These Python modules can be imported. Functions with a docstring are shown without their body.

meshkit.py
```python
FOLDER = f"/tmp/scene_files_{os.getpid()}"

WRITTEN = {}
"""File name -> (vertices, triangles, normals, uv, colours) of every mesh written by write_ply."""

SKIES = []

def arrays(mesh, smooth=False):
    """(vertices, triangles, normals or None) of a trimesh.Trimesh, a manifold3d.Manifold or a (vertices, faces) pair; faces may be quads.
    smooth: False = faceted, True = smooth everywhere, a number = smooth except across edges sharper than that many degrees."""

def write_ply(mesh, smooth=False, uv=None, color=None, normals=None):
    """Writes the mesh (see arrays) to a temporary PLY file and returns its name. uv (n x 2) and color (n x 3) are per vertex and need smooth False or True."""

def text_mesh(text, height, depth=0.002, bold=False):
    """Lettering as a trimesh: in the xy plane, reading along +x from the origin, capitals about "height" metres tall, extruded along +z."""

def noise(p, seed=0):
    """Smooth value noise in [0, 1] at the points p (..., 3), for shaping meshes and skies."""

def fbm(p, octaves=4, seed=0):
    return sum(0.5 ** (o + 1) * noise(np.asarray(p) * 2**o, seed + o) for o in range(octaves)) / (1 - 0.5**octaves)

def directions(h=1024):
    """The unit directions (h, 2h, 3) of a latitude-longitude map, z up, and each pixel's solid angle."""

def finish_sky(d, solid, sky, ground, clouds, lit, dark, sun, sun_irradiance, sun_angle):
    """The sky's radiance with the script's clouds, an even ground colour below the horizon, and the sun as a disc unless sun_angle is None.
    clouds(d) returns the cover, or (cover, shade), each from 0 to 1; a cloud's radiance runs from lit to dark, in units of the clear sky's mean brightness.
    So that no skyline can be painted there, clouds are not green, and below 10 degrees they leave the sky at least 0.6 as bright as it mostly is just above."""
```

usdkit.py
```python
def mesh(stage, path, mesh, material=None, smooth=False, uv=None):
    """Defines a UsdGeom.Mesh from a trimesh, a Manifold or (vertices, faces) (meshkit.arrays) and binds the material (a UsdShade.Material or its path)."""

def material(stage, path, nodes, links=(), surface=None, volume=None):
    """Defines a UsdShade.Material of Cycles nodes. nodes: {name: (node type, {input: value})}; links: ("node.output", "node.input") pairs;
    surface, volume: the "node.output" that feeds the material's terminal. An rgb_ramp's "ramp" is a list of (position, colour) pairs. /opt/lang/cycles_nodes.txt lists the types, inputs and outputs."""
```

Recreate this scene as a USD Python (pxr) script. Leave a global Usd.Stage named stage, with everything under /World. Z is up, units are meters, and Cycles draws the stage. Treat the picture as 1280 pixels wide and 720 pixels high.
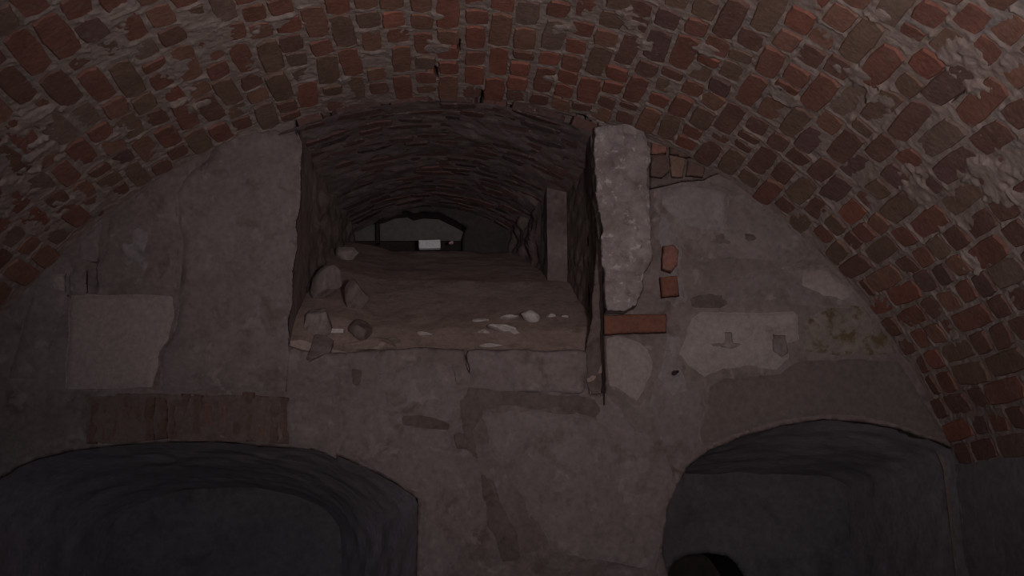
import math, random
import numpy as np, trimesh, usdkit
from meshkit import fbm
from pxr import Gf, Sdf, Usd, UsdGeom, UsdLux, UsdShade
from scipy.spatial import Delaunay
from shapely.geometry import Polygon, Point, LineString
import shapely

stage = Usd.Stage.CreateInMemory()
UsdGeom.SetStageUpAxis(stage, 'Z'); UsdGeom.SetStageMetersPerUnit(stage, 1.0)
world = UsdGeom.Xform.Define(stage, '/World'); stage.SetDefaultPrim(world.GetPrim())
UsdGeom.Scope.Define(stage, '/World/Looks')
rng = random.Random(7); nrg = np.random.default_rng(7)

# ------------------------------------------------------------------ camera
F, YAW, TILT, EYE = 1250.0, math.radians(3.66), math.radians(14.0), np.array([0, 0, 1.6])
FW = np.array([math.sin(YAW) * math.cos(TILT), math.cos(YAW) * math.cos(TILT), math.sin(TILT)])
RT = np.array([math.cos(YAW), -math.sin(YAW), 0.0]); UP = np.cross(RT, FW)
cam = UsdGeom.Camera.Define(stage, '/World/camera')
m = Gf.Matrix4d(1.0)
for i, a in enumerate((RT, UP, -FW, EYE)):
    m.SetRow(i, Gf.Vec4d(*map(float, a), 1.0 if i == 3 else 0.0))
cam.AddTransformOp().Set(m)
cam.CreateHorizontalApertureAttr(36.0); cam.CreateVerticalApertureAttr(20.25)
cam.CreateFocalLengthAttr(36.0 * F / 1280.0); cam.CreateClippingRangeAttr(Gf.Vec2f(0.05, 200))
cam.CreateExposureAttr(0.0)

# ------------------------------------------------------------------ light: overcast daylight through the open end behind the camera, and a work lamp
dome = UsdLux.DomeLight.Define(stage, '/World/sky_light')
dome.CreateColorAttr(Gf.Vec3f(0.85, 0.87, 1.0)); dome.CreateIntensityAttr(0.19)
lamp = UsdLux.SphereLight.Define(stage, '/World/torch_light')          # a hand torch held beside the camera, aimed at the niche
lamp.CreateRadiusAttr(0.10); lamp.CreateColorAttr(Gf.Vec3f(1.0, 0.86, 0.82)); lamp.CreateIntensityAttr(405.0)
sh = UsdLux.ShapingAPI.Apply(lamp.GetPrim()); sh.CreateShapingConeAngleAttr(42.0); sh.CreateShapingConeSoftnessAttr(1.0)
LP, LT = np.array([0.42, 0.1, 1.72]), np.array([0.62, 4.3, 3.95])
lz = LP - LT; lz /= np.linalg.norm(lz); lx = np.cross([0, 0, 1], lz); lx /= np.linalg.norm(lx); ly = np.cross(lz, lx)
m = Gf.Matrix4d(1.0)
for i, a in enumerate((lx, ly, lz, LP)):
    m.SetRow(i, Gf.Vec4d(*map(float, a), 1.0 if i == 3 else 0.0))
lamp.AddTransformOp().Set(m)

# ------------------------------------------------------------------ pixel of the photograph -> point at depth Y (the end wall stands at Y = D)
D = 4.3
CX, CZ, R = 0.03, 1.29, 2.28          # the barrel vault's circle
SPRING = 1.90
def P(u, v, Y=D):
    d = FW + RT * (u - 640) / F + UP * (360 - v) / F
    return EYE + d * Y / d[1]
def px(p):
    q = np.asarray(p, float) - EYE; z = q @ FW
    return 640 + F * (q @ RT) / z, 360 - F * (q @ UP) / z
def pxz(pts, Y=D):
    return [(P(u, v, Y)[0], P(u, v, Y)[2]) for u, v in pts]

# ------------------------------------------------------------------ materials
def stone_mat(name, a, b, stain=None, scale=3.0, bump=0.5, fine=60.0, rough=0.92, stain_at=(0.55, 0.7), light=None, vary=None):
    """A mottled mineral surface: a..b by large noise, stains of their own shape, fine grain relief."""
    n = {'g': ('geometry', {}),
         'n1': ('noise_texture', {'scale': scale, 'detail': 6.0, 'roughness': 0.62}),
         'r1': ('rgb_ramp', {'ramp': [(0.32, a), (0.68, b)]}),
         'n3': ('noise_texture', {'scale': fine, 'detail': 5.0, 'roughness': 0.65}),
         'r3': ('rgb_ramp', {'ramp': [(0.25, (0.72, 0.72, 0.72)), (0.7, (1.12, 1.12, 1.12))]}),
         'mm': ('mix_color', {'blend_type': 'multiply', 'fac': 1.0, 'use_clamp': False}),
         'bp': ('bump', {'strength': bump, 'distance': 0.006}),
         'p': ('principled_bsdf', {'roughness': rough, 'specular_ior_level': 0.25})}
    l = [('g.position', 'n1.vector'), ('g.position', 'n3.vector'), ('n1.fac', 'r1.fac'), ('n3.fac', 'r3.fac'), ('n3.fac', 'bp.height'), ('bp.normal', 'p.normal')]
    src = 'r1.color'
    if vary:                                       # tone differs from piece to piece
        n['vr'] = ('rgb_ramp', {'ramp': vary}); n['vm'] = ('mix_color', {'blend_type': 'mix', 'fac': 0.75})
        l += [('g.random_per_island', 'vr.fac'), (src, 'vm.a'), ('vr.color', 'vm.b')]; src = 'vm.result'
    for key, col, at, sc in (('s', stain, stain_at, scale * 2.3), ('w', light, (0.58, 0.66), scale * 3.7)):
        if col:
            n['n' + key] = ('noise_texture', {'scale': sc, 'detail': 7.0, 'roughness': 0.6, 'distortion': 0.4})
            n['r' + key] = ('rgb_ramp', {'ramp': [(at[0], (0, 0, 0)), (at[1], (1, 1, 1))]})
            n['m' + key] = ('mix_color', {'blend_type': 'mix', 'b': col})
            l += [('g.position', 'n%s.vector' % key), ('n%s.fac' % key, 'r%s.fac' % key), ('r%s.color' % key, 'm%s.fac' % key), (src, 'm%s.a' % key)]
            src = 'm%s.result' % key
    l += [(src, 'mm.a'), ('r3.color', 'mm.b'), ('mm.result', 'p.base_color')]
    return usdkit.material(stage, '/World/Looks/' + name, n, l, surface='p.BSDF')

MORTAR_C = (0.25, 0.205, 0.175)
M = {}
M['mortar'] = stone_mat('mortar', (0.275, 0.21, 0.184), (0.375, 0.303, 0.27), stain=(0.29, 0.262, 0.258), scale=2.2, bump=0.8, fine=45)
tones = [tuple(1.95 * (x * 0.86 + 0.14 * sum(c) / 3) for x in c) for c in [(0.105, 0.052, 0.040), (0.135, 0.056, 0.040), (0.155, 0.056, 0.038), (0.145, 0.070, 0.047), (0.115, 0.068, 0.048), (0.095, 0.052, 0.047), (0.18, 0.062, 0.040), (0.125, 0.08, 0.062)]]
for i, c in enumerate(tones):
    M['brick%d' % i] = stone_mat('brick_tone_%d' % i, tuple(x * 0.82 for x in c), tuple(x * 1.15 for x in c), light=tuple(0.55 * x + 0.45 * y for x, y in zip(c, MORTAR_C)), scale=9.0, bump=0.7, fine=55)
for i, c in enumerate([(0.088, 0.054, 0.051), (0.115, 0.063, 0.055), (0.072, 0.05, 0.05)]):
    M['niche%d' % i] = stone_mat('niche_brick_%d' % i, c, tuple(x * 1.3 for x in c), light=(0.19, 0.15, 0.14), scale=9.0, bump=0.7, fine=55)  # darker than the bricks of the main vault
M['nichebed'] = stone_mat('niche_mortar', (0.135, 0.104, 0.102), (0.22, 0.176, 0.172), scale=5.0, bump=0.8, fine=45)  # darker than the mortar of the main vault
M['brickmix'] = stone_mat('brick_mixed', (0.18, 0.085, 0.067), (0.24, 0.105, 0.076), scale=9.0, bump=0.7, fine=55, light=(0.23, 0.17, 0.145), vary=[(0.0, tones[0]), (0.2, tones[1]), (0.4, tones[3]), (0.55, tones[4]), (0.7, tones[5]), (0.85, tones[2]), (1.0, tones[7])])
M['wall'] = stone_mat('wall_plaster', (0.155, 0.12, 0.112), (0.225, 0.182, 0.172), stain=(0.12, 0.088, 0.078), light=(0.25, 0.205, 0.195), scale=3.4, bump=0.6, fine=38)
M['pale'] = stone_mat('pale_plaster', (0.27, 0.225, 0.205), (0.34, 0.29, 0.268), stain=(0.235, 0.19, 0.172), scale=3.5, bump=0.3, fine=50, stain_at=(0.6, 0.72))
M['palestone'] = stone_mat('pale_left_plaster', (0.275, 0.222, 0.206), (0.335, 0.278, 0.258), stain=(0.23, 0.182, 0.168), scale=3.0, bump=0.3, fine=45, stain_at=(0.6, 0.72))
M['pier'] = stone_mat('grey_render', (0.18, 0.143, 0.136), (0.24, 0.198, 0.188), stain=(0.15, 0.115, 0.105), light=(0.255, 0.212, 0.202), scale=3.5, bump=0.4, fine=40)
M['rough'] = stone_mat('rough_cast', (0.22, 0.178, 0.17), (0.345, 0.30, 0.29), stain=(0.16, 0.122, 0.115), light=(0.47, 0.42, 0.41), scale=7.0, bump=1.0, fine=34)
M['smooth'] = stone_mat('brown_smooth_plaster', (0.135, 0.108, 0.098), (0.165, 0.135, 0.122), scale=1.6, bump=0.2, fine=40)
M['ochre'] = stone_mat('ochre_stained_plaster', (0.17, 0.135, 0.115), (0.24, 0.195, 0.172), stain=(0.13, 0.088, 0.05), scale=8.0, bump=0.8, fine=40, stain_at=(0.5, 0.62))
M['umber'] = stone_mat('umber_rubble', (0.15, 0.115, 0.102), (0.20, 0.158, 0.142), stain=(0.24, 0.195, 0.178), scale=6.0, bump=1.0, fine=40)
M['recess_shade'] = stone_mat('recess_shade_plaster', (0.12, 0.108, 0.12), (0.165, 0.149, 0.158), stain=(0.095, 0.085, 0.093), scale=2.2, bump=0.3, fine=30)  # dark tone puts the shade of the recesses into the colour
M['black'] = stone_mat('shade_black_stone', (0.05, 0.04, 0.04), (0.08, 0.062, 0.06), scale=5.0, bump=0.8, fine=30)  # near-black paints the depth shade of the niche back and the loophole
M['sidewall'] = stone_mat('grey_side_plaster', (0.21, 0.19, 0.198), (0.27, 0.245, 0.25), stain=(0.17, 0.152, 0.158), scale=2.2, bump=0.3, fine=30)
M['recess_jamb'] = stone_mat('recess_jamb_plaster', (0.31, 0.28, 0.305), (0.37, 0.335, 0.362), scale=2.2, bump=0.3, fine=30)  # pale tone, raised to lift the shaded jambs and soffits
M['dirt'] = stone_mat('dry_earth', (0.29, 0.215, 0.185), (0.36, 0.275, 0.24), stain=(0.23, 0.168, 0.142), scale=5.0, bump=0.35, fine=45)
M['stone'] = stone_mat('limestone', (0.23, 0.19, 0.172), (0.31, 0.265, 0.245), stain=(0.17, 0.135, 0.12), scale=7.0, bump=0.7, fine=45)
M['crumb'] = stone_mat('white_lime', (0.42, 0.37, 0.34), (0.54, 0.49, 0.46), scale=14.0, bump=0.6, fine=80)
M['oblong'] = stone_mat('white_oblong', (0.75, 0.77, 0.80), (0.80, 0.82, 0.85), scale=20.0, bump=0.05, fine=90, rough=0.7)
M['iron'] = stone_mat('rusty_iron', (0.02, 0.016, 0.016), (0.04, 0.028, 0.024), scale=20.0, bump=0.5, fine=90, rough=0.75)
M['lintel'] = stone_mat('washed_lintel_brick', (0.12, 0.078, 0.066), (0.15, 0.092, 0.076), stain=(0.15, 0.118, 0.106), scale=7.0, bump=0.7, fine=50)
M['lintelbed'] = stone_mat('lintel_mortar', (0.135, 0.10, 0.088), (0.17, 0.13, 0.115), stain=(0.115, 0.08, 0.068), scale=5.0, bump=0.5, fine=50)
M['rubbed_shade'] = stone_mat('rubbed_and_shade_brown', (0.125, 0.094, 0.086), (0.165, 0.128, 0.118), stain=(0.10, 0.072, 0.063), scale=6.0, bump=0.6, fine=38)  # brown marks, and the painted shade band below the sill stone
M['greywash'] = stone_mat('cool_grey_plaster', (0.215, 0.182, 0.182), (0.285, 0.248, 0.248), stain=(0.175, 0.145, 0.142), scale=5.0, bump=0.6, fine=38)
M['orange'] = stone_mat('orange_brick', (0.165, 0.073, 0.052), (0.20, 0.087, 0.06), scale=10.0, bump=0.5, fine=60)
M['panel'] = stone_mat('pale_panel', (0.13, 0.122, 0.122), (0.155, 0.145, 0.143), scale=4.0, bump=0.2, fine=40)
M['pink'] = stone_mat('pink_chip', (0.5, 0.3, 0.3), (0.55, 0.34, 0.33), scale=14.0, bump=0.4, fine=80)
M['floor'] = stone_mat('floor_earth', (0.12, 0.10, 0.09), (0.17, 0.145, 0.13), scale=2.0, bump=0.8, fine=40)

# ------------------------------------------------------------------ prim helpers
taken = {}
def numbered(parent, name):
    k = taken.get((parent, name), 0); taken[(parent, name)] = k + 1
    return parent + '/' + (name if k == 0 else '%s_%03d' % (name, k))
def keys(prim, **kw):
    for k, v in kw.items():
        if v: prim.SetCustomDataByKey({'cat': 'category'}.get(k, k), v)
    return prim
def thing(name, loc=(0, 0, 0), **kw):
    x = UsdGeom.Xform.Define(stage, numbered('/World', name)); x.AddTranslateOp().Set(Gf.Vec3d(*map(float, loc)))
    return keys(x.GetPrim(), **kw)
def obj(name, mesh, mat, parent=None, smooth=40, base=None, **kw):
    """One Mesh prim under parent or /World; base: the thing's own origin, which the vertices are made relative to."""
    up = '/World' if parent is None else str(parent.GetPath())
    v, f = (np.asarray(mesh.vertices), np.asarray(mesh.faces)) if hasattr(mesh, 'vertices') else (np.asarray(mesh[0], float), np.asarray(mesh[1], int))
    if base is not None: v = v - np.asarray(base)
    g = usdkit.mesh(stage, numbered(up, name), (v, f), M[mat], smooth=smooth)
    if base is not None and parent is None: UsdGeom.Xformable(g).AddTranslateOp().Set(Gf.Vec3d(*map(float, base)))
    return keys(g.GetPrim(), **kw)

def nz(p, s, seed=0, oct=4):
    p = np.asarray(p, float) * s + 17.3 * seed + 3.1
    return (fbm(p, octaves=oct) - 0.5) * 1.7

# ------------------------------------------------------------------ shape helpers
def densify(poly, step):
    ring = np.array(LineString(poly).segmentize(step).coords)
    return ring[:-1] if np.allclose(ring[0], ring[-1]) else ring
def rag(pts, amp, seed, step=0.012, s=9.0):
    """A polygon in (x, z) with a ragged outline."""
    r = densify(list(pts) + [pts[0]], step)
    q = np.c_[r[:, 0], np.zeros(len(r)), r[:, 1]]
    r = r + amp * np.c_[nz(q, s, seed), nz(q, s, seed + 5)] * 2
    p = Polygon(r).buffer(0)
    return max(p.geoms, key=lambda g: g.area) if p.geom_type == 'MultiPolygon' else p
def triangulate(poly, step, seed=1):
    """Points and triangles that fill a polygon (holes allowed), boundary kept."""
    x0, z0, x1, z1 = poly.bounds
    gx, gz = np.meshgrid(np.arange(x0, x1, step), np.arange(z0, z1, step))
    g = np.c_[gx.ravel(), gz.ravel()] + np.random.default_rng(seed).uniform(-.25, .25, (gx.size, 2)) * step
    inner = poly.buffer(-step * 0.55)
    g = g[shapely.contains_xy(inner, g[:, 0], g[:, 1])] if not inner.is_empty else g[:0]
    rings = [densify(r.coords, step * 0.8) for r in (poly.exterior, *poly.interiors)]
    pts = np.vstack(rings + [g]); t = Delaunay(pts).simplices
    c = pts[t].mean(1); t = t[shapely.contains_xy(poly, c[:, 0], c[:, 1])]
    a = pts[t]; s = np.cross(a[:, 1] - a[:, 0], a[:, 2] - a[:, 0]); t[s < 0] = t[s < 0][:, ::-1]
    t = t[np.abs(s) > 1e-10]
    return pts, t, rings
def relief(poly, front, thick, step=0.015, rough=0.004, scale=14.0, seed=0, round_=0.0, big=0.0, fn=None, feather=None):
    """A slab standing in the wall plane: its face towards the camera at Y = front with relief, its edge going back by thick."""
    pts, t, rings = triangulate(poly, step, seed)
    q = np.c_[pts[:, 0], np.zeros(len(pts)), pts[:, 1]]
    h = rough * nz(q, scale, seed) * 2 + big * nz(q, 2.5, seed + 9) * 2
    if round_:
        d = shapely.distance(shapely.points(pts), poly.boundary)
        h = h - round_ * np.clip(1 - d / (feather or 2.2 * round_), 0, 1) ** 2
    if fn is not None: h = h + fn(pts)
    v = np.c_[pts[:, 0], front - h, pts[:, 1]]; f = [t]; n = len(v); at = 0; vs = [v]
    for r in rings:
        k = len(r); b = v[at:at + k].copy(); b[:, 1] = front + thick; vs.append(b)
        i = np.arange(k); j = (i + 1) % k
        f.append(np.c_[at + i, n + i, at + j]); f.append(np.c_[at + j, n + i, n + j]); at += k; n += k
    return np.vstack(vs), np.vstack(f)
def orient(v, f, inside=None):
    return v, f
def loft(a, b, step=0.02, rough=0.004, scale=12.0, seed=0, nrm=None, keep=True, n_u=None):
    """A ruled surface between two polylines (resampled alike), with relief along nrm(points) or its own normals."""
    a, b = np.asarray(a, float), np.asarray(b, float)
    def res(p, n):
        s = np.r_[0, np.cumsum(np.linalg.norm(np.diff(p, axis=0), axis=1))]; x = np.linspace(0, s[-1], n)
        return np.c_[[np.interp(x, s, p[:, k]) for k in range(3)]].T
    L = max(np.linalg.norm(np.diff(a, axis=0), axis=1).sum(), np.linalg.norm(np.diff(b, axis=0), axis=1).sum())
    n = n_u or max(3, int(L / step) + 1); k = max(3, int(np.linalg.norm(a - b[:len(a)] if len(a) == len(b) else a[[0]] - b[[0]], axis=1).max() / step) + 1)
    A, B = res(a, n), res(b, n); w = np.linspace(0, 1, k)[:, None, None]
    G = A[None] * (1 - w) + B[None] * w
    du = np.gradient(G, axis=1); dv = np.gradient(G, axis=0); N = np.cross(du, dv); N /= np.linalg.norm(N, axis=2, keepdims=True) + 1e-12
    h = (rough * 2 * nz(G.reshape(-1, 3), scale, seed)).reshape(k, n, 1)
    if keep: h = h * np.clip(np.arange(k) / 6.0, 0, 1).reshape(k, 1, 1)
    V = (G + N * h).reshape(-1, 3)
    i, j = np.meshgrid(np.arange(k - 1), np.arange(n - 1), indexing='ij'); o = (i * n + j).ravel()
    return V, np.vstack([np.c_[o, o + 1, o + n + 1], np.c_[o, o + n + 1, o + n]])
def join(*ms):
    v, f, n = [], [], 0
    for a, b in ms:
        v.append(a); f.append(np.asarray(b) + n); n += len(a)
    return np.vstack(v), np.vstack(f)
def rock(size, seed, cut=5, sub=3, rough=0.16):
    """An angular stone centred on the origin: a sphere cut by planes, roughened."""
    m = trimesh.creation.icosphere(sub); v = np.array(m.vertices); g = np.random.default_rng(seed)
    for _ in range(cut):
        n = g.normal(size=3); n /= np.linalg.norm(n); d = g.uniform(0.38, 0.72); s = v @ n - d
        v = v - np.where(s > 0, s, 0)[:, None] * n
    v = v * (1 + rough * nz(v, 2.2, seed)[:, None]) * np.asarray(size) / 2 / 0.85
    return v, np.array(m.faces)
def rot(v, ax, ay, az):
    return v @ trimesh.transformations.euler_matrix(ax, ay, az)[:3, :3].T
def block(x0, x1, y0, y1, z0, z1, seed, rough=0.008, r=0.015, n=9):
    """A worn rectangular stone."""
    m = trimesh.creation.box(extents=(x1 - x0, y1 - y0, z1 - z0))
    v, f = np.array(m.vertices), np.array(m.faces)
    for _ in range(4): v, f = trimesh.remesh.subdivide(v, f)
    h = np.array([x1 - x0, y1 - y0, z1 - z0]) / 2
    c = np.clip(v, -(h - r), h - r); d = v - c; l = np.linalg.norm(d, axis=1, keepdims=True)
    v = np.where(l > 1e-9, c + d / np.maximum(l, 1e-9) * np.minimum(l, r), v)
    v = v + np.array([(x0 + x1) / 2, (y0 + y1) / 2, (z0 + z1) / 2])
    w = np.c_[nz(v, 9, seed), nz(v, 9, seed + 1), nz(v, 9, seed + 2)] * 2 * rough
    return v + w, f

# ================================================================== the brick barrel vault (ceiling)
Y0 = -1.6
def vault(theta, y, r):
    """theta from the crown, positive to the right."""
    return np.stack([CX + r * np.sin(theta), np.broadcast_to(y, np.shape(theta)), CZ + r * np.cos(theta)], -1)
TH = math.acos((SPRING - CZ) / R)
ceiling = thing('ceiling', kind='structure', label='barrel vault of red brick laid in wide grey mortar joints')
def on_vault(u, v, r=R):
    d = P(u, v) - EYE; a, b = d[0], d[2]; ex, ez = EYE[0] - CX, EYE[2] - CZ
    k = (-(a * ex + b * ez) + math.sqrt((a * ex + b * ez) ** 2 - (a * a + b * b) * (ex * ex + ez * ez - r * r))) / (a * a + b * b)
    return EYE + k * d
hole = [(on_vault(591, 127), (0.026, 0.075)), (on_vault(604, 126), (0.022, 0.085)), (on_vault(570, 58), (0.010, 0.05)), (on_vault(541, 92), (0.016, 0.05)), (on_vault(725, 152), (0.016, 0.05)), (on_vault(752, 149), (0.012, 0.03)), (on_vault(697, 125), (0.012, 0.04)), (on_vault(897, 120), (0.012, 0.06)), (on_vault(1190, 118), (0.012, 0.04))]
smears = [(1208, 82, .10), (1075, 95, .09), (1105, 122, .08), (1145, 238, .11), (1240, 225, .13), (140, 22, .10), (345, 30, .09), (785, 25, .07), (805, 60, .06), (575, 136, .05), (545, 60, .06), (700, 40, .05), (240, 130, .10), (45, 150, .11), (60, 190, .11), (150, 170, .09), (20, 240, .13), (90, 250, .10), (540, 20, .05), (430, 100, .05), (880, 60, .05), (1215, 330, .06), (1100, 20, .04), (985, 120, .08), (690, 95, .05)]
# mortar bed
def soft_brick(w, l, depth, g, k=12, wob=0.10, cham=0.006):
    """A worn brick's face as a rounded uneven outline with a chamfer: local (a across the course, b along it, c up out of the bed, 0 at the face)."""
    a = np.linspace(0, 2 * np.pi, k, endpoint=False) + np.pi / k
    p = 5.5
    a = a + 0.22 * np.sin(4 * a) * -1
    den = (np.abs(np.cos(a)) ** p + np.abs(np.sin(a)) ** p) ** (1 / p)
    x, y = np.cos(a) / den, np.sin(a) / den
    # crowd the points towards the corners
    r1 = 1 + g.uniform(-wob, wob * 0.5, k)
    sx, sy = g.uniform(-.06, .06, 2)
    o = np.c_[x * r1 * w / 2 + sx * w * y, y * (1 + g.uniform(-wob, wob * .4, k) * w / l) * l / 2 + sy * w * x]
    til = g.normal(0, 0.0022, 2)
    q = o * (1 - 2 * cham / np.array([w, l]))
    z = lambda s: til[0] * s[:, 0] / w * 2 + til[1] * s[:, 1] / l * 2
    v = np.vstack([[[0, 0, 0.001]], np.c_[q, z(q)], np.c_[o, z(o) - cham], np.c_[o, np.full(k, -depth)]])
    i = np.arange(k); j = (i + 1) % k
    f = [np.c_[np.zeros(k, int), 1 + i, 1 + j]]
    for s in (1, 1 + k):
        f += [np.c_[s + i, s + k + i, s + j], np.c_[s + j, s + k + i, s + k + j]]
    return v, np.vstack(f)
bricks, lay = [], []
PITCH = 0.101
ncourse = int(2 * TH * R / PITCH); pitch = 2 * TH / ncourse
for ci in range(ncourse):
    t = -TH + (ci + 0.5) * pitch
    y = D + 0.02 - nrg.uniform(0, 0.12)
    wj = nrg.normal(0, 0.003)
    while y > Y0 + 0.15:
        L = nrg.choice([0.125, 0.255, 0.19, 0.08], p=[0.46, 0.36, 0.12, 0.06]) * nrg.uniform(0.93, 1.06)
        joint = nrg.uniform(0.006, 0.022)
        w = PITCH - nrg.uniform(-0.001, 0.013)
        yc = y - L / 2; y -= L + joint
        tc = t + (wj + nrg.normal(0, 0.003)) / R + 0.006 / R * math.sin(yc * 2.1 + ci * 0.4)
        raise_ = nrg.normal(0.001, 0.003)
        c = vault(np.array(tc), yc, R + raise_)
        if any(np.linalg.norm(c - h) < 0.075 for h, _ in hole[:2]): continue
        lay.append((tc, yc, w, L))
        v, f = soft_brick(w, L, 0.06, nrg, wob=0.07, cham=0.006)
        e1 = np.array([math.cos(tc), 0, -math.sin(tc)]); e2 = np.array([0, 1.0, 0]); e3 = -np.array([math.sin(tc), 0, math.cos(tc)])
        ang = nrg.normal(0, 0.025); ca, sa = math.cos(ang), math.sin(ang)
        v = c + (v[:, [0]] * ca - v[:, [1]] * sa) * e1 + (v[:, [0]] * sa + v[:, [1]] * ca) * e2 + v[:, [2]] * e3
        f = f[:, ::-1] if np.dot(np.cross(e1, e2), e3) < 0 else f
        u, vv = px(c) if yc > 0.3 else (-999, -999)
        inside = -20 < u < 1300 and -20 < vv < 740
        area = w * L * abs(np.dot(e3, (c - EYE))) / np.linalg.norm(c - EYE) ** 3 if inside else 0
        bricks.append((area, v, f, c))
# mortar bed: flush with the bricks, with smears over some of them and thin lips along their edges
th, yy = np.linspace(-TH, TH, 760), np.r_[np.linspace(Y0, 1.6, 60)[:-1], np.linspace(1.6, D + 0.02, 400)]
T, Yg = np.meshgrid(th, yy, indexing='ij')
B0 = vault(T, Yg, R)
sm = nz(B0.reshape(-1, 3), 2.4, 3, 5).reshape(T.shape)
fine_ = nz(B0.reshape(-1, 3), 22, 4, 3).reshape(T.shape)
grain = nz(B0.reshape(-1, 3), 60, 8, 3).reshape(T.shape)
over = 0.034 * np.clip(sm - 0.27 + 0.09 * np.clip(-T / TH, 0, 1), 0, 0.42)
for u, v, rad in smears:
    d = np.linalg.norm(B0 - on_vault(u, v), axis=-1) / rad
    over += 0.0085 * np.clip(2.2 * (0.85 - d + 1.3 * fine_), 0, 1)
off = 0.0062 - 0.0045 * fine_ - 0.0035 * grain - over
for tc, yc, w, L in lay:
    a0, a1 = np.searchsorted(th, [tc - (w / 2 + .03) / R, tc + (w / 2 + .03) / R]); b0, b1 = np.searchsorted(yy, [yc - L / 2 - .03, yc + L / 2 + .03])
    if b1 - b0 < 2 or yc < 1.5: continue
    x = np.abs((T[a0:a1, b0:b1] - tc) * R) - w / 2; y = np.abs(Yg[a0:a1, b0:b1] - yc) - L / 2
    d = np.where((x > 0) & (y > 0), np.hypot(x, y), np.maximum(x, y))
    off[a0:a1, b0:b1] -= 0.0052 * np.exp(-((d - 0.003) / 0.0045) ** 2) * np.clip(0.55 + 1.6 * fine_[a0:a1, b0:b1], 0, 1.3)
for c, (ra, rb) in hole:
    tc = math.atan2(c[0] - CX, c[2] - CZ)
    off += 0.16 * np.clip(2.2 * (1.25 - np.maximum(np.abs(T - tc) * R / ra, np.abs(Yg - c[1]) / rb) + 0.5 * fine_), 0, 1)
Bm = vault(T, Yg, R + off).reshape(-1, 3)
i, j = np.meshgrid(np.arange(len(th) - 1), np.arange(len(yy) - 1), indexing='ij'); o = (i * len(yy) + j).ravel(); n = len(yy)
bedf = np.vstack([np.c_[o, o + 1, o + n + 1], np.c_[o, o + n + 1, o + n]])
obj('mortar_bed', (Bm, bedf), 'mortar', ceiling, smooth=True)

bricks.sort(key=lambda b: -b[0])
def tone_at(c, g):
    s = nz(c[None], 1.1, 21, 3)[0] * 2.2 + g.normal(0, 0.55)
    red = 1.0 - abs(c[0] - 0.2) / 2.2                       # the crown's bricks are redder, the flanks' browner and darker
    x = s + (red - 0.45) * 1.5
    order = [5, 0, 4, 1, 3, 2, 6]
    k = int(np.clip((x + 1.6) / 3.2 * len(order), 0, len(order) - 1))
    return 'brick7' if g.random() < 0.06 else 'brick%d' % order[k]
for area, v, f, c in bricks[:300]:
    obj('brick', (v, f), tone_at(c, nrg), ceiling, smooth=30)
obj('brick_field', join(*[(v, f) for _, v, f, _ in bricks[300:]]), 'brickmix', ceiling, smooth=30, kind='stuff', label='the smaller and farther bricks of the vault')

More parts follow.
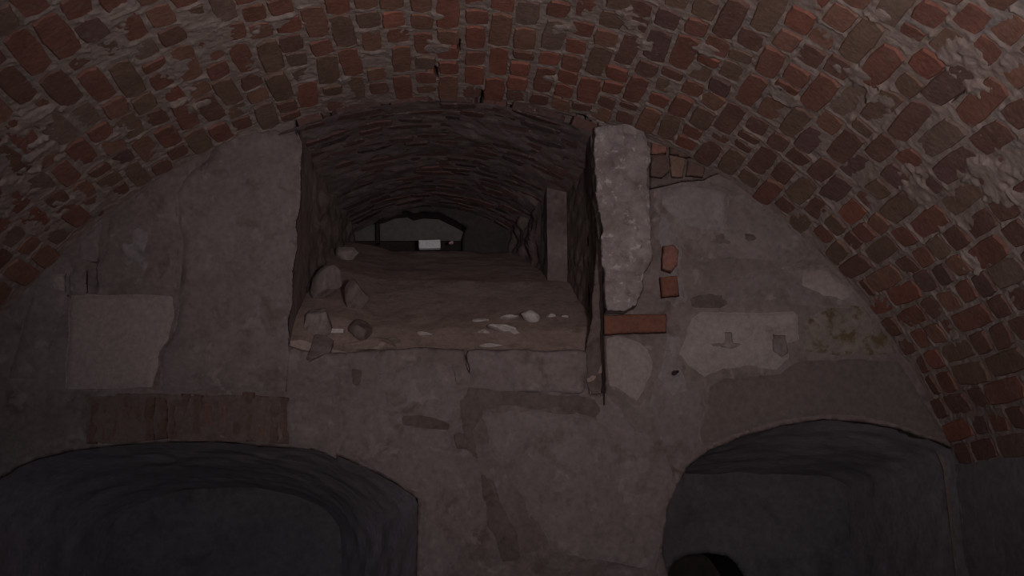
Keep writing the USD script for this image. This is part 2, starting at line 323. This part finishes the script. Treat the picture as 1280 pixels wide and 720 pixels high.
# ================================================================== side walls and floor
XL, XR = CX - R * math.sin(TH), CX + R * math.sin(TH)
for side, x, s in (('left', XL, -1), ('right', XR, 1)):
    a = [(x, Y0, 0), (x, D + 0.02, 0)]; b = [(x, Y0, SPRING + 0.01), (x, D + 0.02, SPRING + 0.01)]
    v1 = loft(a, b, step=0.04, rough=0.006, seed=31 + s)
    v2 = loft([(x + s * .3, Y0, 0), (x + s * .3, D, 0)], [(x + s * .3, Y0, SPRING), (x + s * .3, D, SPRING)], step=0.5, rough=0)
    obj('wall_' + side, join(v1, v2), 'sidewall', smooth=True, kind='structure', label='plain plastered side wall on the %s under the springing of the vault' % side)
v1 = loft([(XL - .3, Y0, 0), (XL - .3, D + 1.6, 0)], [(XR + .3, Y0, 0), (XR + .3, D + 1.6, 0)], step=0.06, rough=0.01, scale=5, seed=41, keep=False)
obj('floor', v1, 'floor', smooth=True, kind='structure', label='trodden earth floor of the vaulted room')

# ================================================================== the end wall
wall = thing('wall_back', kind='structure', label='end wall of patched grey plaster with a walled niche above two arched recesses')
aa = np.linspace(-TH, TH, 90)
outer = Polygon([(XL - .03, -0.02)] + [(CX + (R + .035) * math.sin(t), CZ + (R + .035) * math.cos(t)) for t in aa] + [(XR + .03, -0.02)])
LREC = [(-30, 640), (0, 598), (22, 585), (50, 573), (85, 564), (120, 559), (160, 556), (215, 553), (270, 553), (330, 557), (390, 561), (425, 571), (460, 586), (495, 605), (522, 624)]
RREC = [(835, 716), (829, 690), (830, 662), (834, 633), (845, 607), (862, 583), (885, 563), (925, 546), (975, 532), (1030, 525), (1080, 527), (1130, 538), (1165, 551), (1188, 562)]
lrec, rrec = pxz(LREC), pxz(RREC)
lpoly = Polygon([(-1.9, -0.1)] + lrec + [(lrec[-1][0], -0.1)])
rpoly = Polygon([(rrec[0][0] + .02, -0.1)] + rrec + [(XR + .2, rrec[-1][1] - .03), (XR + .2, -0.1)])
NIC = [(366, 110), (372, 180), (370, 250), (365, 330), (361, 400), (359, 432), (385, 439), (420, 441), (470, 437), (530, 435), (578, 437), (586, 466), (650, 474), (733, 474), (740, 492), (757, 490), (754, 400), (748, 300), (742, 230), (738, 180), (738, 110)]
npoly = Polygon(pxz(NIC)).buffer(0)
base = outer.difference(rag(list(lpoly.exterior.coords)[:-1], 0.006, 2, step=0.03)).difference(rag(list(rpoly.exterior.coords)[:-1], 0.008, 3, step=0.03)).difference(rag(list(npoly.exterior.coords)[:-1], 0.008, 4))
if base.geom_type == 'MultiPolygon': base = max(base.geoms, key=lambda g: g.area)
def basen(pts):
    q = np.c_[pts[:, 0], np.zeros(len(pts)), pts[:, 1]]
    return 0.008 * nz(q, 11, 5) + 0.016 * nz(q, 2.5, 14)
def hollows(pts):
    return basen(pts) + hollow_marks(pts)
def hollow_marks(pts):
    h = np.zeros(len(pts))
    for (u, v), (a, b), d in (((850, 464), (6, 6), .035), ((430, 470), (4, 9), .02), ((570, 465), (4, 12), .02), ((115, 345), (8, 22), .05), ((86, 350), (3, 20), .05), ((575, 555), (9, 14), .012), ((500, 545), (18, 14), .012), ((770, 716), (26, 14), .05)):
        c = P(u, v); s = D / F
        h -= d * np.clip(1.3 - np.hypot((pts[:, 0] - c[0]) / (a * s), (pts[:, 1] - c[2]) / (b * s)), 0, 1)
    return h
obj('masonry', relief(base, D, 0.10, step=0.016, rough=0.0, seed=5, fn=hollows), 'wall', wall, smooth=True)

def patch(pts, mat, proud, label, seed, amp=0.008, name='plaster_patch', rough=0.003, round_=0.006, scale=14, step=0.013, fn=None, big=0.0, back=0.02):
    g = rag(pxz(pts), amp * 1.5, seed)
    keep = name != 'plaster_patch'
    pr = proud if keep else 0.004 + 0.22 * proud
    ed = round_ if keep else pr + 0.003
    return obj('pier' if seed == 51 else name, relief(g, D - pr, pr + back, step=step, rough=rough * (1 if keep else .5), scale=scale, seed=seed, round_=ed, fn=fn or basen, big=big, feather=0.008 if not keep and g.area < 0.012 else None), mat, wall, smooth=True, label=label)

# left of the niche
patch([(300, 164), (345, 161), (370, 166), (379, 180), (374, 250), (368, 330), (362, 400), (358, 488), (300, 492), (200, 489), (196, 445), (214, 420), (222, 380), (222, 366), (226, 300), (217, 240), (238, 214), (256, 200), (266, 178)], 'pier', 0.06, 'grey rendered pier left of the niche', 51, big=0.006)
patch([(134, 268), (165, 248), (205, 218), (219, 236), (224, 300), (220, 362), (158, 364), (124, 364), (120, 330), (131, 300)], 'wall', 0.022, 'crumbling grey plaster beside the crack', 52, amp=0.012, rough=0.006)
patch([(150, 290), (172, 280), (190, 290), (187, 315), (192, 332), (182, 350), (172, 340), (160, 322), (148, 310)], 'greywash', 0.028, 'small pale flake of plaster', 53, amp=0.01)
patch([(98, 300), (112, 287), (131, 270), (128, 298), (122, 328), (96, 326)], 'pier', 0.024, None, 54, amp=0.006)
patch([(89, 338), (108, 337), (108, 365), (88, 365)], 'pier', 0.03, None, 55, amp=0.004)
patch([(66, 342), (83, 340), (83, 364), (67, 364)], 'palestone', 0.03, None, 56, amp=0.004)
patch([(88, 367), (150, 366), (217, 367), (219, 392), (212, 424), (202, 438), (191, 486), (130, 487), (79, 487), (83, 430)], 'palestone', 0.034, 'large pale squared patch at the left', 57, amp=0.005)
patch([(38, 370), (60, 366), (84, 367), (78, 400), (62, 440), (58, 474), (8, 474), (20, 430)], 'pier', 0.026, None, 58, amp=0.006)
patch([(-60, 486), (60, 484), (200, 494), (112, 498), (104, 520), (108, 552), (50, 568), (-10, 590), (-60, 600)], 'wall', 0.012, None, 59, amp=0.006)
# between the openings
patch([(357, 500), (385, 490), (420, 496), (420, 575), (390, 560), (357, 556)], 'pier', 0.02, None, 60, amp=0.008)
patch([(425, 512), (470, 502), (497, 528), (560, 537), (570, 575), (590, 620), (575, 700), (526, 740), (526, 618), (490, 598), (426, 568)], 'pier', 0.016, None, 61, amp=0.012)
patch([(600, 518), (650, 512), (720, 514), (745, 528), (800, 540), (842, 560), (842, 600), (826, 640), (822, 715), (790, 705), (730, 700), (690, 690), (650, 620), (612, 575)], 'pier', 0.014, 'broad pale plaster under the niche sill', 62, amp=0.012, big=0.003)
patch([(468, 462), (520, 452), (568, 458), (574, 520), (560, 530), (500, 520), (480, 500)], 'pier', 0.03, None, 63, amp=0.012, rough=0.008)
patch([(740, 500), (757, 492), (790, 520), (810, 560), (770, 545), (745, 525)], 'pier', 0.012, None, 64, amp=0.008)
for q, pts in enumerate(([(520, 476), (560, 480), (570, 500), (540, 514), (522, 500)], [(498, 516), (540, 520), (568, 528), (560, 540), (502, 536)], [(566, 540), (585, 545), (584, 564), (570, 560)], [(475, 540), (500, 538), (504, 558), (490, 552)], [(586, 480), (640, 486), (735, 495), (762, 515), (744, 524), (700, 512), (640, 510), (606, 512), (594, 540), (600, 582), (582, 562), (574, 500)], [(600, 590), (618, 600), (640, 650), (655, 700), (630, 705), (610, 660)], [(440, 460), (452, 462), (450, 486), (438, 480)], [(232, 390), (252, 396), (248, 408), (234, 406)], [(860, 372), (900, 366), (930, 374), (900, 384), (866, 384)], [(880, 290), (920, 282), (960, 296), (930, 312), (885, 310)])):
    patch(pts, 'rubbed_shade' if q != 7 else 'lintel', 0.010, None, 200 + q, amp=0.010)  # fifth outline paints the shade band under the sill stone
# right of the niche
patch([(739, 170), (752, 165), (785, 163), (802, 168), (807, 190), (808, 240), (811, 300), (809, 325), (803, 345), (801, 368), (794, 384), (780, 390), (754, 393), (750, 340), (746, 280), (741, 215)], 'rough', 0.075, 'light rough-cast pier right of the niche', 65, name='pier', amp=0.011, rough=0.010, scale=26, round_=0.007, step=0.011)
patch([(812, 240), (850, 228), (885, 226), (935, 243), (985, 280), (1030, 325), (985, 329), (900, 322), (880, 330), (860, 322), (845, 300), (825, 296), (814, 310)], 'pier', 0.014, 'mottled grey plaster of the lunette', 66, amp=0.008, rough=0.008)
patch([(985, 331), (1034, 329), (1060, 352), (1078, 376), (1050, 386), (1005, 385), (980, 375), (900, 380), (880, 362), (905, 348)], 'pier', 0.01, None, 67, amp=0.008)
patch([(864, 396), (876, 388), (930, 390), (990, 388), (999, 396), (999, 425), (984, 431), (986, 448), (970, 463), (935, 461), (905, 460), (880, 470), (858, 455), (846, 440), (858, 418)], 'pale', 0.024, 'large pale plaster patch right of the niche', 68, amp=0.007)
patch([(1004, 400), (1040, 384), (1080, 380), (1100, 405), (1122, 443), (1060, 445), (1004, 442)], 'ochre', 0.014, 'ochre stained plaster next to the vault', 69, amp=0.008, rough=0.008)
patch([(886, 482), (905, 472), (935, 470), (975, 466), (995, 450), (1060, 448), (1124, 449), (1152, 495), (1188, 550), (1176, 552), (1130, 534), (1080, 522), (1030, 520), (975, 527), (925, 541), (880, 560), (873, 540), (884, 510)], 'smooth', 0.018, 'smooth brown plaster over the right recess', 70, amp=0.005, rough=0.0015)
patch([(758, 424), (780, 420), (800, 426), (814, 438), (819, 455), (814, 470), (806, 488), (796, 503), (780, 492), (760, 484)], 'pale', 0.02, 'small pale patch under the orange brick', 71, amp=0.008)
patch([(818, 470), (852, 476), (884, 470), (880, 520), (872, 560), (850, 590), (822, 560), (812, 510)], 'pier', 0.012, None, 72, amp=0.01)
patch([(818, 242), (848, 232), (885, 228), (912, 244), (905, 284), (880, 294), (852, 286), (832, 264)], 'greywash', 0.045, None, 73, amp=0.012, rough=0.008)
patch([(816, 262), (838, 268), (850, 300), (852, 345), (858, 380), (842, 386), (836, 345), (822, 300)], 'greywash', 0.03, None, 74, amp=0.010)
patch([(1000, 338), (1036, 336), (1058, 356), (1072, 374), (1030, 372), (1004, 358)], 'palestone', 0.03, None, 75, amp=0.012)
patch([(834, 418), (852, 420), (848, 455), (862, 490), (838, 500), (822, 470)], 'greywash', 0.03, None, 76, amp=0.010)
patch([(884, 428), (903, 428), (904, 414), (914, 414), (916, 428), (932, 431), (914, 438), (890, 434)], 'pier', 0.05, None, 77, amp=0.004, step=0.006)
patch([(964, 416), (984, 418), (986, 440), (976, 448), (964, 438)], 'pier', 0.05, None, 78, amp=0.006, step=0.007)
patch([(700, 158), (812, 178), (900, 216), (880, 227), (850, 229), (812, 238), (809, 172)], 'rubbed_shade', 0.016, 'mortar bed under the vault bricks at the right pier', 79, amp=0.004, name='mortar_bed')
for q, pts in enumerate(([(812, 199), (832, 196), (838, 215), (826, 226), (812, 224)], [(834, 196), (856, 200), (852, 224), (838, 224)], [(858, 203), (880, 212), (876, 225), (855, 224)], [(812, 180), (834, 186), (832, 195), (812, 197)], [(836, 186), (866, 198), (856, 200), (836, 195)])):
    patch(pts, ('lintel', 'brick4', 'lintel', 'brick1', 'lintel')[q], 0.028, None, 240 + q, name='brick', amp=0.003, round_=0.006)
for pts, lab in (([(752, 395), (831, 393), (832, 417), (754, 419)], 'long orange brick laid flat'), ([(823, 348), (846, 347), (849, 372), (826, 374)], 'orange brick end'), ([(826, 310), (838, 307), (846, 314), (845, 333), (836, 342), (825, 338)], 'worn round orange brick end')):
    patch(pts, 'brick1' if 'round' in lab else 'orange', 0.03, lab, 80 + len(lab), name='brick', amp=0.005, round_=0.007)
patch([(106, 497), (160, 490), (250, 494), (357, 492), (357, 556), (330, 554), (270, 550), (215, 550), (160, 553), (108, 556)], 'lintelbed', 0.004, 'brown mortar bed of the flat brick arch', 90, amp=0.006, name='mortar_bed', round_=.006)
# soldier bricks of the flat arch over the left recess
u = 108
while u < 352:
    w = rng.uniform(13, 17); top = 494 + rng.uniform(-3, 5) + (10 if u < 150 else 0); bot = np.interp(u + w / 2, [108, 160, 215, 270, 330, 390], [556, 552, 549, 549, 553, 557])
    lean = (u - 240) * 0.03
    patch([(u - lean, top), (u + w - 1 - lean, top + 1), (u + w - 1, bot), (u, bot)], 'lintel' if u < 250 or rng.random() < .35 else rng.choice(['brick0', 'brick5', 'lintel']), rng.uniform(0.004, 0.009), None, int(u), name='brick', amp=0.004, round_=0.006, step=0.02)
    u += w + 0.5

# ------------------------------------------------------------------ the two arched recesses
def recess(front, back, seed, mats, label, parent):
    fr = [(x, D + 0.002, z) for x, z in front]; bk = [(x, D + dpt, z) for x, dpt, z in back]
    n = max(12, len(fr) * 6)
    return obj('recess', loft(fr, bk, step=0.03, rough=0.008, seed=seed, scale=8), mats, parent, smooth=True, label=label)
def recess_back(poly, y, seed, mat, label, fn=None):
    return obj('recess_back_wall', relief(poly, y, 0.1, step=0.03, rough=0.006, seed=seed, big=0.012, fn=fn), mat, wall, smooth=True, label=label)
RD = 1.25
def interp_arch(x0, x1, zs, zc, n=24):
    t = np.linspace(0, np.pi, n); return [((x0 + x1) / 2 - (x1 - x0) / 2 * math.cos(a), zs + (zc - zs) * math.sin(a) ** 0.8) for a in t]
lf = [(-1.9, -.1), (-1.9, 1.5)] + lrec + [(lrec[-1][0], -.1)]
lbk = interp_arch(-1.78, -0.55, 1.55, 1.86)
lb = [(-1.78, RD, -.1)] + [(x, RD, z) for x, z in lbk] + [(-0.55, RD, -.1)]
recess(lf, lb, 91, 'recess_jamb', 'pale jambs and soffit of the left recess', wall)
recess_back(Polygon([(-1.95, -.05), (-1.95, 2.1), (-.4, 2.1), (-.4, -.05)]), D + RD, 92, 'recess_shade', 'shade-toned back wall of the left recess')
rf = [(rrec[0][0] + .02, -.1)] + rrec + [(XR, rrec[-1][1] - .05), (XR, -.1)]
zr = P(1000, 592, D + RD)[2]
rb = [(rrec[0][0] - .02, RD, -.1), (rrec[0][0] - .02, RD, zr - .12), (rrec[0][0] + .08, RD, zr - .01), (1.6, RD, zr), (XR - .1, RD, zr - .01), (XR, RD, zr - .06), (XR, RD, -.1)]
recess(rf, rb, 93, 'recess_jamb', 'pale jambs and soffit of the right recess', wall)
hp = rag(pxz([(838, 780), (834, 720), (840, 703), (856, 694), (880, 690), (905, 694), (922, 706), (930, 722), (930, 780)], D + RD), 0.01, 8)
rbp = Polygon([(rrec[0][0] - .1, -.05), (rrec[0][0] - .1, 2.2), (XR + .1, 2.2), (XR + .1, -.05)]).difference(hp)
recess_back(rbp, D + RD, 94, 'recess_shade', 'shade-toned back wall of the right recess')
hpc = [(x, z) for x, z in np.array(hp.exterior.coords)]
obj('loophole', loft([(x, D + RD, z) for x, z in hpc], [(x, D + RD + .5, z) for x, z in hpc], step=0.03, rough=0.004, seed=95), 'black', wall, smooth=True, label='low arched hole in the back of the right recess')
obj('loophole_back', relief(hp.buffer(.03), D + RD + .5, .05, step=0.04, seed=96), 'black', wall, smooth=True)

# ------------------------------------------------------------------ the upper niche: brick soffit, reveals, back wall with its low embrasure
NB = 6.0
ZB = P(520, 262, NB)[2]
nv = keys(UsdGeom.Xform.Define(stage, '/World/wall_back/niche_vault').GetPrim(), label='low dark brick vault of the niche')
def soffit(s, y):
    """s from -1 to 1 across the niche, y into it."""
    w = (y - (D - .035)) / (NB - D)
    xl = -0.70 + 0.11 * w; xr = 0.68 - 0.30 * w
    zc = 3.545 * (1 - w) + (ZB + .02) * w; ze = 3.40 * (1 - w) + (ZB - .14) * w
    return np.stack([(xl + xr) / 2 + (xr - xl) / 2 * s, np.broadcast_to(y, np.shape(s)), ze + (zc - ze) * (1 - np.asarray(s) ** 2)], -1)
ss, ys = np.linspace(-1.12, 1.12, 130), np.linspace(D - .03, NB + .05, 120)
S, Ys = np.meshgrid(ss, ys, indexing='ij'); G = soffit(S, Ys); h = nz(G.reshape(-1, 3), 20, 6, 3).reshape(S.shape); h2 = nz(G.reshape(-1, 3), 4, 7, 4).reshape(S.shape)
G[..., 2] += 0.003 - 0.012 * h - 0.05 * np.clip(h2 - 0.04, 0, .4)
i, j = np.meshgrid(np.arange(129), np.arange(119), indexing='ij'); o = (i * 120 + j).ravel()
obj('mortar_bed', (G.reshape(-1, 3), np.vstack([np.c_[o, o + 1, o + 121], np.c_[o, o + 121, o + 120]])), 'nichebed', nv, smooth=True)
y = D - .02
row = 0
while y < NB - .05:
    d = nrg.uniform(0.062, 0.072); s = -0.98 + nrg.uniform(-.15, 0); row += 1
    while s < 0.98:
        L = nrg.choice([0.13, 0.25, 0.19], p=[0.35, 0.45, 0.2]) * nrg.uniform(.94, 1.05); sc = s + L / 2 / 0.69; s += (L + nrg.uniform(.012, .026)) / 0.69
        if sc > 1.0 or sc < -1: continue
        c, c2, c3 = soffit(np.array(sc), y + d / 2), soffit(np.array(sc + .01), y + d / 2), soffit(np.array(sc), y + d / 2 + .01)
        e1 = (c2 - c) / np.linalg.norm(c2 - c); e2 = (c3 - c) / np.linalg.norm(c3 - c); e3 = np.cross(e1, e2); e3 = e3 if e3[2] < 0 else -e3
        v, f = soft_brick(L, d * nrg.uniform(.8, 1.1), 0.05, nrg, wob=0.10, cham=0.006); tw = nrg.normal(0, .05); e1, e2 = e1 * math.cos(tw) + e2 * math.sin(tw), e2 * math.cos(tw) - e1 * math.sin(tw)
        v = c + e3 * nrg.normal(0, .004) + v[:, [0]] * e1 + v[:, [1]] * e2 + v[:, [2]] * e3
        if np.dot(np.cross(e1, e2), e3) < 0: f = f[:, ::-1]
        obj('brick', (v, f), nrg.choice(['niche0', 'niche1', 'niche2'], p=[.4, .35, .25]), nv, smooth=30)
    y += d + nrg.uniform(0.012, 0.02)
zt = lambda w: 3.46 * (1 - w) + (ZB - .06) * w
def reveal(name, a, b, ztop, zbot, mat, seed, rough, label=None, scale=9):
    """An upright face from plan point a to b."""
    lo = [(a[0], a[1], zbot[0]), (a[0], a[1], ztop[0])]; hi = [(b[0], b[1], zbot[1]), (b[0], b[1], ztop[1])]
    return obj(name, loft(lo, hi, step=0.018, rough=rough, scale=scale, seed=seed), mat, wall, smooth=True, label=label)
nl = npoly.bounds
reveal('reveal', (-0.695, D + .005), (-0.685, D + .42), (3.40, 3.45), (2.10, 2.15), 'pier', 101, .006, 'plastered left reveal of the niche')
reveal('reveal', (-0.685, D + .42), (-0.60, NB), (3.45, ZB + .02), (2.15, 2.4), 'umber', 102, .03, 'dark broken left side of the niche', 7)
reveal('reveal', (0.672, D - .05), (0.668, D + .36), (3.46, 3.47), (2.15, 2.2), 'umber', 103, .008, 'dark rough right reveal of the niche', 18)
pR = P(709, 300, D + .75)
reveal('reveal', (0.668, D + .36), (pR[0], D + .75), (3.47, 3.45), (2.2, 2.25), 'umber', 104, .010, None, 18)
pQ = P(684, 300, D + .80)
reveal('reveal', (pR[0], D + .75), (pQ[0], D + .80), (3.45, 3.45), (2.25, 2.3), 'wall', 105, .006, 'narrow plastered strip inside the niche')
reveal('reveal', (pQ[0], D + .80), (P(664, 300, NB)[0], D + 1.0), (3.45, 3.42), (2.3, 2.3), 'umber', 106, .012, None)
pS = P(636, 300, NB)
reveal('reveal', (P(664, 300, NB)[0], D + 1.0), (pS[0], NB + .02), (3.42, ZB + .05), (2.3, 2.4), 'umber', 107, .035, 'broken brown masonry at the inner right of the niche', 11)
bw = Polygon([(-.72, 2.2), (-.72, ZB + .12), (.75, ZB + .12), (.75, 2.2)])
emb = rag(pxz([(428, 300), (429, 282), (450, 276), (478, 272), (492, 266), (508, 264), (516, 268), (530, 266), (548, 267), (566, 275), (583, 285), (578, 300), (578, 316), (428, 316)], NB), 0.004, 12)
obj('niche_back_wall', relief(bw.difference(emb), NB, .12, step=.02, rough=.01, seed=108), 'black', wall, smooth=True, label='shade-toned back wall of the niche round a low opening')
mass = []
x0_, x1_, y0_, y1_, z0_, z1_ = -2.6, 2.7, D + 1.95, D + 1.98, -.3, 4.1
for a_, b_ in ((((x0_, y1_, z0_), (x1_, y1_, z0_)), ((x0_, y1_, z1_), (x1_, y1_, z1_))), (((x0_, D + .08, z1_), (x1_, D + .08, z1_)), ((x0_, y1_, z1_), (x1_, y1_, z1_))), (((x0_, D + .08, z0_), (x0_, y1_, z0_)), ((x0_, D + .08, z1_), (x0_, y1_, z1_))), (((x1_, D + .08, z0_), (x1_, y1_, z0_)), ((x1_, D + .08, z1_), (x1_, y1_, z1_)))):
    mass.append(loft(a_, b_, step=.5, rough=0))
shellr = [(XL - .4, D + .08, -.3)] + [(CX + (R + .4) * math.sin(t), D + .08, CZ + (R + .4) * math.cos(t)) for t in aa] + [(XR + .4, D + .08, -.3)]
mass.append(loft([(x, Y0, z) for x, y, z in shellr], shellr, step=.25, rough=0))
cap = Polygon([(x0_, z0_), (x1_, z0_), (x1_, z1_), (x0_, z1_)]).difference(Polygon([(x, z) for x, _, z in densify(np.array(shellr), .2)] if False else [(CX + (R - .02) * math.sin(t), CZ + (R - .02) * math.cos(t)) for t in aa] + [(XR + .012, -.25), (XL - .012, -.25)]))
cp, ct, _ = triangulate(cap, .3); mass.append((np.c_[cp[:, 0], np.full(len(cp), D + .09), cp[:, 1]], ct))
obj('light_block_shell', join(*mass), 'umber', wall, label='unseen shell added behind the wall face to block light')  # hollow shell added out of view to stop sky light leaking in
win = thing('window_1', kind='structure', label='low embrasure opening at the back of the niche closed by two pale panels')
for a, b, sd in ((420, 469, 1), (474, 592, 2)):
    q = Polygon(pxz([(a, 258), (b, 258), (b, 306), (a, 306)], NB + .14))
    obj('panel', relief(q, NB + .14, .03, step=.02, rough=.003, seed=110 + sd), 'panel', win, smooth=True)
q = Polygon(pxz([(469.5, 262), (474, 262), (475, 305), (470, 305)], NB + .10))
obj('bar', relief(q, NB + .10, .02, step=.01, rough=.001, seed=114), 'iron', win, smooth=True, label='thin black upright bar')
q = Polygon(pxz([(410, 301), (605, 301), (605, 330), (410, 330)], NB + .12))
obj('dark_gap_strip', relief(q, NB + .12, .03, step=.02, rough=.002, seed=115), 'iron', win, smooth=True, label='black strip standing in for the dark gap below the panels')  # black strip paints the dark gap between panels and heap

# ------------------------------------------------------------------ earth heap in the niche
crest_y, crest_z = NB - .12, P(520, 313, NB - .12)[2]
ys_, zs_ = [D - .01, D + .08, D + .2, D + .75, crest_y, NB + .02], [P(0, 0)[2]] * 0 + [P(500, 453)[2], P(500, 437, D + .08)[2], P(500, 410, D + .2)[2], P(500, 350, D + .75)[2], crest_z, crest_z - .05]
def heap(x, y):
    z = np.interp(y, ys_, zs_)
    z = z + 0.05 * np.clip((x - .1) / .6, 0, 1) * np.clip(1 - (y - D) / 1.2, 0, 1) * 0 + 0.06 * np.clip((-.35 - x) / .3, 0, 1)
    q = np.stack([x, y, 0 * x], -1).reshape(-1, 3)
    return z + (0.03 * nz(q, 3.0, 11) + 0.010 * nz(q, 9, 12) + 0.003 * nz(q, 45, 13)).reshape(np.shape(x))
gx, gy = np.meshgrid(np.linspace(-.72, .70, 110), np.linspace(D + .035, NB + .02, 110), indexing='ij')
gz = heap(gx, gy); V = np.stack([gx, gy, gz], -1).reshape(-1, 3)
i, j = np.meshgrid(np.arange(109), np.arange(109), indexing='ij'); o = (i * 110 + j).ravel()
hf = np.vstack([np.c_[o, o + 110, o + 111], np.c_[o, o + 111, o + 1]])
# front skirt and underside so that the heap has a body
fr = V.reshape(110, 110, 3)[:, 0]; dn = fr.copy(); dn[:, 2] = P(500, 500)[2]
k = np.arange(109); skirt = (np.vstack([fr, dn]), np.vstack([np.c_[k, 110 + k, k + 1], np.c_[k + 1, 110 + k, 111 + k]]))
obj('earth_heap', join((V, hf), skirt), 'dirt', smooth=True, kind='stuff', label='brown earth heap sloping down inside the brick niche', cat='earth')

def on_heap(u, v):
    """Where the line of sight through a pixel meets the heap."""
    for Y in np.arange(D, NB, .004):
        p = P(u, v, Y)
        if p[2] <= heap(np.array([p[0]]), np.array([p[1]]))[0]: return p
    return P(u, v, NB - .2)
def px_m(p): return (p - EYE) @ FW / F
# ---- squared stone on the sill
patch([(746, 290), (749.5, 300), (754, 400), (758, 491), (741, 495), (732, 470), (734, 440), (741, 392), (744, 340)], 'rubbed_shade', -0.03, 'dark broken foot of the right reveal', 97, name='reveal', amp=.004, rough=.008, back=.06)
a, b = P(584, 491, D - .012), P(733, 437, D - .012)
obj('sill_stone', block(a[0], b[0], D - .012, D + .30, a[2], b[2], 121, rough=.013, r=.028), 'pier', smooth=True, base=((a[0] + b[0]) / 2, D + .13, a[2]), label='long squared grey stone set in the sill at the front of the niche', cat='stone')
# ---- rubble along the left of the heap
def lay_stone(name, u, v, w, h, seed, mat, label, cat, depth=1.0, tilt=(0, 0, 0), sink=0.3, cut=9, group='rubble stones in the niche', yy=None):
    p = P(u, v + h / 2, yy) if yy else on_heap(u, v + h / 2)
    s = px_m(p)
    v_, f_ = rock((w * s, w * s * depth, h * s), seed, cut=cut)
    v_ = rot(v_, *tilt); c = p + np.array([0, w * s * depth * .25, h * s * (.5 - sink * .2)])
    obj(name, (v_ + c, f_), mat, smooth=25, base=(c[0], c[1], c[2] + v_[:, 2].min()), label=label, cat=cat, group=group)
lay_stone('rubble_stone', 434, 312, 28, 26, 131, 'stone', 'small pale angular stone lying near the back of the earth heap', 'stone', tilt=(0, .3, .2))
lay_stone('rubble_stone', 406, 350, 32, 52, 132, 'pier', 'tall grey stone standing at the left edge of the earth heap', 'stone', tilt=(0, .25, 0), sink=.6)
lay_stone('rubble_stone', 443, 362, 30, 50, 133, 'umber', 'dark brown stone leaning right of the tall grey stone', 'stone', tilt=(0, .2, 0), sink=.8)
lay_stone('rubble_stone', 394, 396, 42, 44, 134, 'stone', 'pale grey boulder at the front left corner of the niche', 'stone', cut=7, sink=.5)
lay_stone('rubble_stone', 452, 408, 34, 30, 135, 'umber', 'dark lump of rubble right of the pale grey boulder', 'stone', sink=1.0, cut=8)
lay_stone('rubble_stone', 398, 432, 52, 44, 136, 'wall', 'broad brown grey stone under the pale grey boulder', 'stone', cut=8, sink=.5, yy=D + .02)
lay_stone('rubble_stone', 458, 428, 62, 26, 137, 'dirt', 'flat brown clod at the front lip of the earth heap', 'stone', cut=8, sink=.8)
lay_stone('rubble_stone', 486, 427, 26, 14, 138, 'stone', 'small pale stone on the front lip right of the flat brown clod', 'stone', cut=9, sink=.1)
# ---- a short iron spike in the wall right of the niche
sp = P(848, 464)
mm = trimesh.util.concatenate([trimesh.creation.revolve(np.array([[0, 0], [.006, 0], [.007, .05], [.011, .055], [.010, .062], [0, .064]]), sections=10)])
sv = rot(np.array(mm.vertices), math.pi / 2 + .25, 0, -.5) + np.array([sp[0], D + .01, sp[2]])
obj('iron_spike', (sv, np.array(mm.faces)), 'iron', base=(sp[0], D, sp[2]), label='short black iron spike stuck in the plaster right of the niche', cat='spike')
# ---- white bits
def chip(u, v, w, h, seed, mat, label, cat, name, group=None, box=False, tilt=0.0, lift=0.0):
    p = on_heap(u, v); s = px_m(p)
    if box:
        v_, f_ = block(-w * s / 2, w * s / 2, -.02, .02, -h * s / 2, h * s / 2, seed, rough=.001, r=.004)
    else:
        v_, f_ = rock((w * s, w * s * .7, h * s), seed, cut=5, sub=1, rough=.2)
    v_ = rot(v_, 0, tilt, 0); c = p + np.array([0, -.004, h * s * .25 + lift])
    obj(name, (v_ + c, f_), mat, smooth=25, base=(c[0], c[1], c[2] + v_[:, 2].min()), label=label, cat=cat, group=group)
chip(537, 311, 27, 11, 141, 'oblong', 'small bright white card lying at the top of the earth heap', 'oblong', 'small_oblong', box=True, tilt=-.04, lift=.01)  # plain white block on the heap crest
chip(564, 305, 6, 5, 142, 'pink', 'tiny pinkish chip at the right of the white card', 'chip', 'plaster_chip')
chip(420, 416, 20, 6, 143, 'crumb', 'thin white flake lying at the front of the rubble', 'plaster flake', 'plaster_flake', group='plaster flakes on the earth', box=True)
chip(531, 419, 19, 5, 144, 'crumb', 'small white flake alone in the middle of the earth slope', 'plaster flake', 'plaster_flake', group='plaster flakes on the earth', tilt=.1)
for q, (u_, v_, w_, h_, lab) in enumerate([(601, 402, 20, 5, 'leftmost small white lime crumb in the row on the right of the slope'), (636, 398, 24, 6, 'thin white lime sliver left of the largest crumb'), (662, 401, 22, 16, 'largest white lime crumb on the right of the slope'), (630, 414, 44, 9, 'long pale lime lump below the thin sliver'), (606, 416, 16, 5, 'small lime crumb left of the long pale lump'), (688, 396, 12, 5, 'small white lime crumb right of the largest one'), (706, 397, 8, 4, 'rightmost tiny white lime crumb by the dark reveal'), (612, 434, 32, 5, 'flat lime crumb resting just above the sill stone')]):
    chip(u_, v_, w_, h_, 150 + q, 'crumb', lab, 'lime crumb', 'lime_crumb', group='lime crumbs on the right of the earth slope', tilt=(.25 if q == 3 else -.15 if q == 1 else 0))
